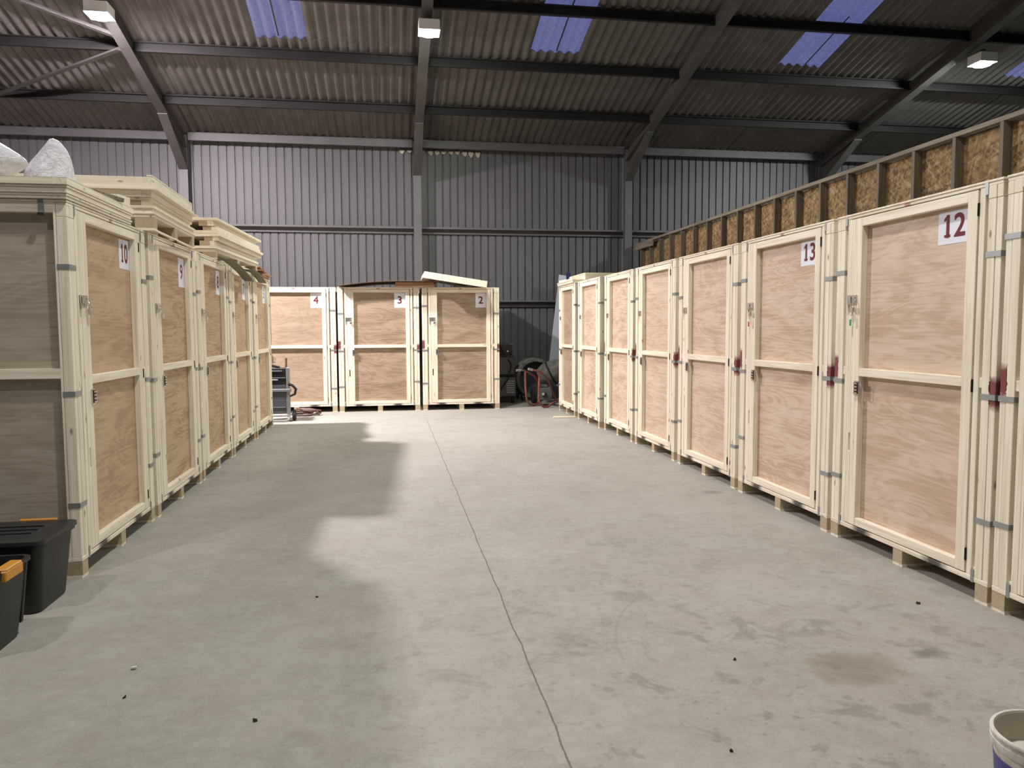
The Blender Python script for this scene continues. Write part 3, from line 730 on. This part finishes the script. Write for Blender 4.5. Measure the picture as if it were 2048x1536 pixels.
# on the back row
w = MB(); n = 24; pts = []
for i in range(n+1):
    x = -.90+1.80*i/n; s_ = i/n; zz = 2.320 + .088*math.sin(math.pi/2*min(1, s_/.55))
    pts += [(x, 14.22, zz), (x, 15.4, zz)]
w.poly(pts, [(2*i, 2*i+2, 2*i+3, 2*i+1) for i in range(n)], 'cardboard')
o = w.build('hardboard_sheet', None, None, smooth=True); md = o.modifiers.new('thickness', 'SOLIDIFY'); md.thickness = .006; md.offset = -1
tag(o, 'bowed dark brown hardboard sheet lying on crates 3 and 2', 'board')
w = MB(); w.box(.13, .84, 14.27, 14.36, 2.306, 2.392, 'brownbox'); o = w.build('timber_block', None, None, bevel=.004); tag(o, 'brown timber block bridging crates 3 and 2 under the hardboard sheet', 'timber block')
k = thing('insulated_panel', 'thick cream panel tilted down to the right on top of crate 2', 'panel', (.64, 14.04, 2.50))
w = MB()
for a, b in ((0, .34), (.343, .78), (.783, 1.17)): w.box(a, b, 0, .05, -.045, .075, 'pine_end')
w.build('edge_board', k, bevel=.003)
w = MB(); w.box(0, 1.17, .0505, 1.2, -.02, .06, 'pine_h'); w.build('panel_core', k)
k.rotation_euler = (R(0), R(8.6), 0)
for i, (x, a, lb) in enumerate(((1.30, .16, 'crumpled grey scrap under the tilted cream panel on crate 2, left one'), (1.50, .13, 'crumpled grey scrap under the tilted cream panel on crate 2, right one'))):
    blob('plastic_scrap', lb, 'scrap', [(0, a*.6, .1, 0, 0), (.015, a*.7, .1, 0, 0), (.035, a*.4, .06, .01, 0)], 'greyboard', (x, 14.45, 2.306), 10, .03, i+3, 'scraps on crate 2')

# on the far end of the right row
ga = 'pale panels at far end of right row'
panel('crate_panel', 'pale timber panel lowest on the far end crate of the right row', 'panel', 1.20, 1.6, .05, (3.10, 13.92, 2.3035), RR, ga, .08, .01)
panel('crate_panel', 'pale timber panel stacked on top of the far end crate, thicker and set back', 'panel', 1.10, 1.5, .11, (3.31, 13.80, 2.3565), RR, ga, .08, .012)
for i, (x, y, zz, ro_, lb) in enumerate(((3.19, 13.60, 2.3565, 4, 'short pale board on the far end crate stack, left one by the gap'), (3.20, 13.02, 2.3565, -5, 'short pale board on the far end crate stack, right one'))):
    w = MB(); w.box(-.075, .075, -.20, .20, 0, .042, 'pine_end'); o = w.build('board_offcut', None, (x, y, zz), bevel=.003); o.rotation_euler = (0, 0, R(ro_)); tag(o, lb, 'timber offcut', 'board offcuts at far end')
panel('crate_panel', 'large pale panel lying behind on the second crate from the far end', 'panel', 1.15, 1.7, .07, (3.55, 12.50, 2.3035), RR, ga, .08, .005)

# ------------------------------------------------------------------ OSB partition on the right
XO = 5.5
pw = bpy.data.objects.new('wall_right', None); COL.objects.link(pw); pw.location = (XO, 2, 0); struct(pw)
w = MB(); w.box(.097, .115, -1.2, 14.6, 0, 3.36, 'osb'); w.build('osb_sheet', pw)
for yy, zz, sz in ((7.20, 2.905, .125), (10.78, 2.925, .09)):
    vs, fs = text_mesh('smartP', sz, .001, 'osb_print')
    w = MB(); w.poly([(.0962-v.z*.1, yy-2-v.x, zz+v.y) for v in vs], fs, 'osb_print'); w.build('printed_mark', pw)
w = MB(); w.box(-.002, .097, -1.2, 14.6, 3.37, 3.415, 'oldpine_y'); w.build('top_plate', pw, bevel=.002)
w = MB(); w.box(-.03, -.003, 13.45, 14.6, 3.25, 3.38, 'oldpine_y'); w.build('fascia_board', pw, bevel=.002)
STUD = [6.225+.591*k - 2 for k in range(-8, 18)]
for y in STUD:
    w = MB(); w.box(0, .095, y, y+.045, .05, 3.369, 'oldpine'); w.build('stud', pw, bevel=.002)
w = MB(); w.box(0, .095, -1.2, 14.6, 0, .048, 'oldpine_y'); w.build('sole_plate', pw)

# ------------------------------------------------------------------ things in the dark gap at the back
k = thing('welding_machine', 'dark wheeled welding machine standing in the gap right of crate 2', 'machine', (2.325, 15.62, 0))
w = MB(); w.box(-.22, .22, -.3, .3, .14, .55, 'dark_grey'); w.box(-.2, .2, -.25, .28, .58, .95, 'dark_grey'); w.box(-.24, .24, -.32, .32, .55, .58, 'rubber'); w.build('body', k, bevel=.02)
w = MB(); w.box(-.2, .22, -.02, .28, .952, 1.22, 'dark_grey'); w.box(-.17, .19, -.03, -.021, .98, 1.19, 'black_plastic'); w.lathe([(.02, 0), (.02, .02)], 'chrome', 12, Matrix.Translation((.09, -.03, 1.06)) @ Matrix.Rotation(R(90), 4, 'X')); w.build('control_box', k, bevel=.01)
w = MB()
for i in range(6): w.box(.02, .19, -.315, -.301, .22+i*.045, .245+i*.045, 'grey_tube')
w.build('vent', k)
w = MB(); w.tube([(-.1, -.05, 1.22), (.0, -.15, 1.0), (.12, -.33, .8), (.05, -.36, .5), (-.1, -.34, .3)], .014, 'rubber', 8); w.build('cable', k, smooth=True)
for sx in (-.16, .16):
    w = MB(); w.lathe([(.03, -.025), (.065, -.025), (.07, -.015), (.07, .015), (.065, .025), (.03, .025)], 'rubber', 20, Matrix.Translation((sx, -.2, .07)) @ Matrix.Rotation(R(90), 4, 'Y')); w.build('wheel', k, smooth=True)
w = MB(); w.tube([(-.2, .3, .9), (-.2, .42, 1.1), (.2, .42, 1.1), (.2, .3, .9)], .016, 'blackmetal', 8); w.build('handle', k)

k = thing('drum_fan', 'large dark round drum fan standing behind the red framed mixer', 'fan', (3.04, 16.05, 0), R(8))
w = MB(); w.lathe([(.36, -.16), (.42, -.16), (.43, -.14), (.43, .14), (.42, .16), (.36, .16)], 'drum_grey', 36, Matrix.Translation((0, 0, .47)) @ Matrix.Rotation(R(90), 4, 'X'), cap=False); w.build('shroud', k, smooth=True)
w = MB(); w.lathe([(.02, -.15), (.36, -.15), (.36, -.14), (.02, -.14)], 'dark_grey', 36, Matrix.Translation((0, 0, .47)) @ Matrix.Rotation(R(90), 4, 'X')); w.build('back_plate', k, smooth=True)
w = MB()
for sx in (-.3, .3): w.tube([(sx, -.2, .02), (sx, 0, .2), (sx, .2, .02)], .018, 'blackmetal', 8)
w.build('stand', k)

k = thing('cement_mixer', 'red tube framed cement mixer with grey drum in the gap by the right row', 'cement mixer', (2.93, 14.5, 0), 0)
Tm = Matrix.Translation((.33, .72, .62)) @ Matrix.Rotation(R(62), 4, 'Y') @ Matrix.Rotation(R(15), 4, 'X')
w = MB(); w.lathe([(.08, -.28), (.19, -.25), (.245, -.10), (.25, .02), (.21, .18), (.16, .30), (.168, .32)], 'drum_grey', 32, Tm); w.build('drum', k, smooth=True)
w = MB(); w.lathe([(.252, -.02), (.262, -.02), (.262, .02), (.252, .02)], 'rubber', 32, Tm); w.build('ring_gear', k)
def rel(pts): return [(x-2.93, y-14.5, max(z, .022)) for x, y, z in pts]
TUBES = (([(2.66, 14.17, .745), (2.74, 14.21, .728), (2.831, 14.25, .707), (2.948, 14.35, .614), (3.038, 14.45, .528), (3.099, 14.55, .403), (3.17, 14.65, .237), (3.26, 14.75, .10)],
          [(2.823, 14.25, .700), (2.811, 14.25, .449), (2.803, 14.25, .19), (2.835, 14.27, .082), (2.917, 14.30, .022), (3.016, 14.35, .025), (3.127, 14.45, .079), (3.25, 14.6, .091)], [(2.585, 14.14, .764), (2.67, 14.175, .742)]),
         ([(2.50, 14.53, .719), (2.564, 14.55, .714), (2.682, 14.6, .661), (2.80, 14.7, .595), (2.879, 14.8, .50), (2.95, 14.9, .30), (3.0, 14.95, .12)],
          [(2.596, 14.55, .69), (2.602, 14.55, .383), (2.625, 14.55, .15), (2.689, 14.6, .054), (2.788, 14.65, .022), (2.90, 14.78, .06), (3.0, 14.9, .10)], [(2.41, 14.49, .722), (2.51, 14.533, .719)]))
for top_, loop_, grip_ in TUBES:
    w = MB(); w.tube(rel(top_), .019, 'red_frame', 8); w.build('frame_tube', k, smooth=True)
    w = MB(); w.tube(rel(loop_), .021, 'red_frame', 8); w.build('frame_tube', k, smooth=True)
    w = MB(); w.tube(rel(grip_), .025, 'grey_tube', 8); w.build('hand_grip', k)
w = MB(); w.box(-.05, .22, .12, .42, .12, .36, 'dark_grey'); w.lathe([(.05, -.06), (.05, .06)], 'blackmetal', 16, Matrix.Translation((.05, .12, .24)) @ Matrix.Rotation(R(90), 4, 'X')); w.box(.0, .14, .18, .36, .361, .42, 'dark_grey'); w.build('engine', k, bevel=.012)
w = MB(); w.lathe([(.028, -.01), (.028, .01)], 'chrome', 14, Matrix.Translation((.02, .04, .25)) @ Matrix.Rotation(R(90), 4, 'X')); w.build('fuel_cap', k)
w = MB(); w.lathe([(.06, -.05), (.15, -.05), (.17, -.03), (.17, .03), (.15, .05), (.06, .05)], 'rubber', 24, Matrix.Translation((-.02, .78, .17)) @ Matrix.Rotation(R(90), 4, 'Y')); w.build('wheel', k, smooth=True)
k = blob('steel_drum', 'faded pink round drum behind the far end crate of the right row', 'drum', [(0, .2, .2, 0, 0), (.02, .22, .22, 0, 0), (.3, .27, .27, 0, 0), (.6, .27, .27, 0, 0), (.78, .2, .2, 0, 0), (.8, .18, .18, 0, 0)], 'pink_drum', (3.78, 15.75, 0), 24, 0.0, 2)
w = MB(); w.box(0, .55, -.012, .012, 0, 2.74, 'panel_grey'); o = w.build('leaning_sheet', None, (3.36, 16.35, .012)); o.rotation_euler = (R(-6), R(8), 0); tag(o, 'grey flat sheet leaning on back wall behind the right row', 'sheet')
for i, (x, lb) in enumerate(((3.86, 'navy blue rack post behind the pale panels, left one'), (4.84, 'navy blue rack post behind the pale panels, right one'))):
    w = MB(); w.prism([(-.04, 0), (.04, 0), (.04, .07), (.03, .07), (.03, .01), (-.03, .01), (-.03, .07), (-.04, .07)], 0, 2.735, 'blue_steel', lambda u, v, s_: (u, v, s_)); o = w.build('rack_post', None, (x, 16.22, 0)); tag(o, lb, 'rack post', 'navy rack posts')

# ------------------------------------------------------------------ tool trolley, hose, plank
k = thing('tool_trolley', 'grey framed tool trolley with stacked tool boxes beside crate 5', 'trolley', (-1.86, 13.05, 0))
w = MB()
for sx in (-.19, .19):
    w.box(sx-.03, sx+.03, .0, .05, .08, .90, 'grey_tube')
w.build('upright', k, bevel=.008)
w = MB(); w.box(-.24, .24, -.012, -.0, .50, .545, 'grey_tube'); w.build('cross_bar', k, bevel=.004)
for z0, z1, cc in ((.62, .885, 'black_plastic'), (.375, .615, 'dark_grey'), (.13, .37, 'dark_grey')):
    w = MB(); w.box(-.158, .158, .005, .40, z0, z1, cc); w.box(-.15, .15, -.004, .0045, z0+.10, z0+.115, 'dark_grey'); w.build('tool_box', k, bevel=.012)
w = MB(); w.box(-.10, .10, -.006, -.0, .835, .858, 'grey_tube'); w.build('label_plate', k)
w = MB(); w.box(-.07, .03, -.008, -.001, .692, .706, 'paper'); w.build('catch', k)
w = MB(); w.tube([(.14, .2, .885), (.145, .2, 1.05)], .018, 'red_frame', 8); w.build('handle', k)
w = MB(); w.tube([(-.3, .2, .9), (-.2, .2, .925), (-.08, .2, .925), (.04, .2, .895)], .02, 'black_plastic', 8); w.build('carry_handle', k)
w = MB(); w.tube([(.20, -.01, .63), (.27, -.02, .60), (.32, -.03, .54), (.30, -.03, .46), (.22, -.01, .43)], .022, 'black_plastic', 8); w.build('side_hook', k, smooth=True)
w = MB(); w.tube([(-.24, -.10, .025), (.16, -.10, .025), (.20, -.06, .04), (.20, .02, .09)], .018, 'grey_tube', 8); w.tube([(-.24, .0, .10), (.2, .0, .10)], .014, 'grey_tube', 8); w.build('foot_plate', k)
for sx in (.27,):
    w = MB(); w.lathe([(.03, -.025), (.085, -.025), (.095, -.01), (.095, .01), (.085, .025), (.03, .025)], 'rubber', 22, Matrix.Translation((sx, .10, .096)) @ Matrix.Rotation(R(90), 4, 'Y')); w.build('wheel', k, smooth=True)
rnd = random.Random(5); pth = []
for i in range(150):
    a = i*.47; rr = .11+.07*math.sin(i*.31)
    pth.append((rr*1.25*math.cos(a)+.03*math.sin(i*.13), rr*math.sin(a)*.9, .018+.055*(1+math.sin(i*.23))*(.4+.6*math.cos(i*.09)**2)))
w = MB(); w.tube(pth, .0155, 'hose', 7); o = w.build('coiled_hose', None, (-1.48, 13.92, 0), smooth=True); tag(o, 'tangled brown hose lying on the floor in front of crate 4', 'hose')
w = MB(); w.box(-.19, .19, -.03, .03, 0, .03, 'pine_h'); o = w.build('timber_batten', None, (2.93, 12.62, 0), bevel=.003); o.rotation_euler = (0, 0, R(-4)); tag(o, 'short pale batten on the floor by the far end crate of the right row', 'timber batten')

# ------------------------------------------------------------------ storage bins
def bin_body(w, x0, x1, y0, y1, h, tp, r, m, wall=.004, rim=True):
    def ring(i, z, o_):
        pts = []; a0, a1, b0, b1 = x0+i-o_, x1-i+o_, y0+i-o_, y1-i+o_
        for cx, cy, s_ in ((a1-r, b1-r, 0), (a0+r, b1-r, 90), (a0+r, b0+r, 180), (a1-r, b0+r, 270)):
            for q in range(6):
                an = R(s_+q*18); pts.append((cx+r*math.cos(an), cy+r*math.sin(an), z))
        return pts
    rings = [ring(tp, 0, 0), ring(tp*.95, .012, .004), ring(0, h, 0), ring(0, h, .014), ring(0, h+.018, .014), ring(0, h+.018, -.006), ring(tp, .02, -.008)]
    n = 24; pts = [p for rg in rings for p in rg]
    fs = [(i*n+k, i*n+(k+1) % n, (i+1)*n+(k+1) % n, (i+1)*n+k) for i in range(len(rings)-1) for k in range(n)]
    fs += [tuple(range(n-1, -1, -1)), tuple((len(rings)-1)*n+k for k in range(n))]
    w.poly(pts, fs, m); return ring
k = thing('storage_bin', 'black lidded storage bin standing against the side of crate 10', 'storage bin', (0, 0, 0), 0, 'black storage bins')
k.location = (-2.13, 4.55, 0)
w = MB(); ring = bin_body(w, -.30, .28, -.225, .225, .372, .040, .05, 'black_plastic'); w.build('body', k, smooth=True)
w = MB(); n = 24
rs = [ring(0, .391, .024), ring(0, .411, .022), ring(.03, .415, .02), ring(.05, .407, .0), ring(.07, .407, .0), ring(.09, .417, .0)]
w.poly([p for rg in rs for p in rg], [(i*n+q, i*n+(q+1) % n, (i+1)*n+(q+1) % n, (i+1)*n+q) for i in range(5) for q in range(n)] + [tuple(range(n-1, -1, -1)), tuple(5*n+q for q in range(n))], 'lid_plastic')
for yy in (-.08, .0, .08): w.box(-.2, .18, yy-.006, yy+.006, .4175, .423, 'lid_plastic')
w.build('lid', k, smooth=True)
w = MB(); w.box(-.02, .18, .232, .256, .392, .423, 'yellow_plastic'); w.build('clip', k, bevel=.004)
k = thing('storage_bin', 'black storage bin with amber clips at the left edge, nearest the camera', 'storage bin', (-2.10, 3.93, 0), 0, 'black storage bins')
w = MB(); ring = bin_body(w, -.36, .285, -.20, .20, .375, .045, .05, 'black_plastic'); w.build('body', k, smooth=True)
for y_ in (-.16, .16):
    w = MB(); w.box(.272, .288, y_-.012, y_+.012, .06, .37, 'black_plastic'); w.v = [(x-(.37-z_)*.115, q_, z_) for x, q_, z_ in w.v]; w.build('rib', k, bevel=.004)
for sx, yy in ((.29, -.03), (-.38, -.03)):
    w = MB(); w.box(sx, sx+.028, yy-.085, yy+.085, .35, .402, 'yellow_plastic'); w.box(sx-.03, sx+.027, yy-.08, yy+.08, .396, .412, 'yellow_plastic'); w.build('clip', k, bevel=.006)
w = MB(); w.box(-.12, .02, .17, .215, .39, .43, 'yellow_plastic'); w.build('clip', k, bevel=.005)
blob('plastic_bottle', 'white and grey plastic bottle lying in the nearest black bin', 'bottle', [(0, .05, .045, 0, 0), (.02, .07, .05, 0, 0), (.06, .06, .05, 0, 0), (.085, .03, .03, .0, 0)], 'bag', (-1.96, 3.98, .345), 14, .01, 7)

# ------------------------------------------------------------------ bucket
bx, by = 1.93, 1.90
k = thing('plastic_bucket', 'dirty white plastic bucket with blue label at the bottom right corner', 'bucket', (bx, by, 0))
w = MB(); w.lathe([(.128, 0), (.132, .004), (.150, .215)], 'bucket_white', 40); w.lathe([(.150, .215), (.1535, .258), (.160, .260), (.162, .268), (.162, .283), (.158, .285), (.160, .292), (.163, .296), (.163, .303), (.160, .307), (.153, .307), (.150, .300)], 'bucket_white', 40, cap=False)
w.build('body', k, smooth=True)
w = MB(); w.lathe([(.124, .02), (.151, .304)], 'bucket_in', 40, cap=False); w.poly([(.124*math.cos(a*math.pi/20), .124*math.sin(a*math.pi/20), .02) for a in range(40)], [tuple(range(40))], 'chip'); w.build('inner_wall', k, smooth=True)
w = MB(); w.lathe([(.1445, .13), (.1525, .232)], 'bucket_blue', 40, cap=False)
vs, fs = text_mesh('CEM', .06, .0015, 'paper')
a0 = R(205)
w.poly([((.1475+(v.y+.198-.13)*.078+.0012)*math.cos(a0+v.x/.15), (.1475+(v.y+.198-.13)*.078+.0012)*math.sin(a0+v.x/.15), .198+v.y) for v in vs], fs, 'paper')
w.build('label', k)
w = MB(); w.tube([(-.160*math.cos(a), -.160*math.sin(a)*.2-.162*abs(math.sin(a))*.98, .255-.06*math.sin(a)) for a in [math.pi*i/16 for i in range(17)]], .0028, 'galv', 6); w.build('wire_handle', k, smooth=True).rotation_euler = (0, 0, R(105))
for sx in (-.162, .162):
    w = MB(); w.lathe([(.012, 0), (.012, .012)], 'bucket_white', 12, Matrix.Translation((sx, 0, .255)) @ Matrix.Rotation(R(90 if sx > 0 else -90), 4, 'Y')); w.build('handle_lug', k).rotation_euler = (0, 0, R(105))

# ------------------------------------------------------------------ foam closers and floor grit
rnd = random.Random(11)
foams = [(-.02+.36, .09), (.35+.15, .06), (.78, .05), (.95, .12), (1.10, .10), (1.24, .07), (1.40, .08), (1.54, .08), (1.70, .12), (1.84, .13), (1.99, .13)]
ORD = 'first second third fourth fifth sixth seventh eighth ninth tenth eleventh'.split()
for i, (x, l) in enumerate(foams):
    w = MB(); a = .055; pts = [(-a, 0, 0), (a, 0, 0), (a*.95, 0, -l*.45), (a*rnd.uniform(.2, .7), 0, -l), (-a*rnd.uniform(.1, .6), 0, -l*rnd.uniform(.75, 1)), (-a*.95, 0, -l*.4)]
    w.poly(pts + [(p[0], .02, p[2]) for p in pts], [(0, 5, 4, 3, 2, 1), (6, 7, 8, 9, 10, 11)] + [(q, (q+1) % 6, 6+(q+1) % 6, 6+q) for q in range(6)], 'foam')
    o = w.build('foam_closer', None, (x, 16.965, 5.40), bevel=.006); tag(o, 'cream foam tongue under the eaves beam, %s from the left by the middle column' % ORD[i], 'foam strip', 'foam closers under the eaves beam')
for i, (x, y, s_, m_, lb) in enumerate(((-1.16, 3.56, .016, 'whitechip', 'white chip lying on the floor at lower left'), (-.43, 4.37, .011, 'stone', 'dark grit speck on the floor left of the crack, below the shadow'), (-.54, 2.99, .011, 'stone', 'dark grit speck on the floor at lower left of the crack'), (-1.11, 3.28, .010, 'stone', 'dark grit speck on the floor near the white chip'),
        (2.85, 3.69, .014, 'stone', 'dark grit lump on the floor in front of crate 12'), (1.54, 3.19, .009, 'stone', 'dark grit speck on the floor right of the crack'), (1.19, 2.48, .009, 'stone', 'dark grit speck on the floor at bottom near the bucket'))):
    blob('grit', lb, 'debris', [(0, s_*.8, s_*.6, 0, 0), (s_*.4, s_, s_*.8, 0, 0), (s_*.8, s_*.6, s_*.4, 0, 0)], m_, (x, y, 0), 8, .04, i, 'floor grit')
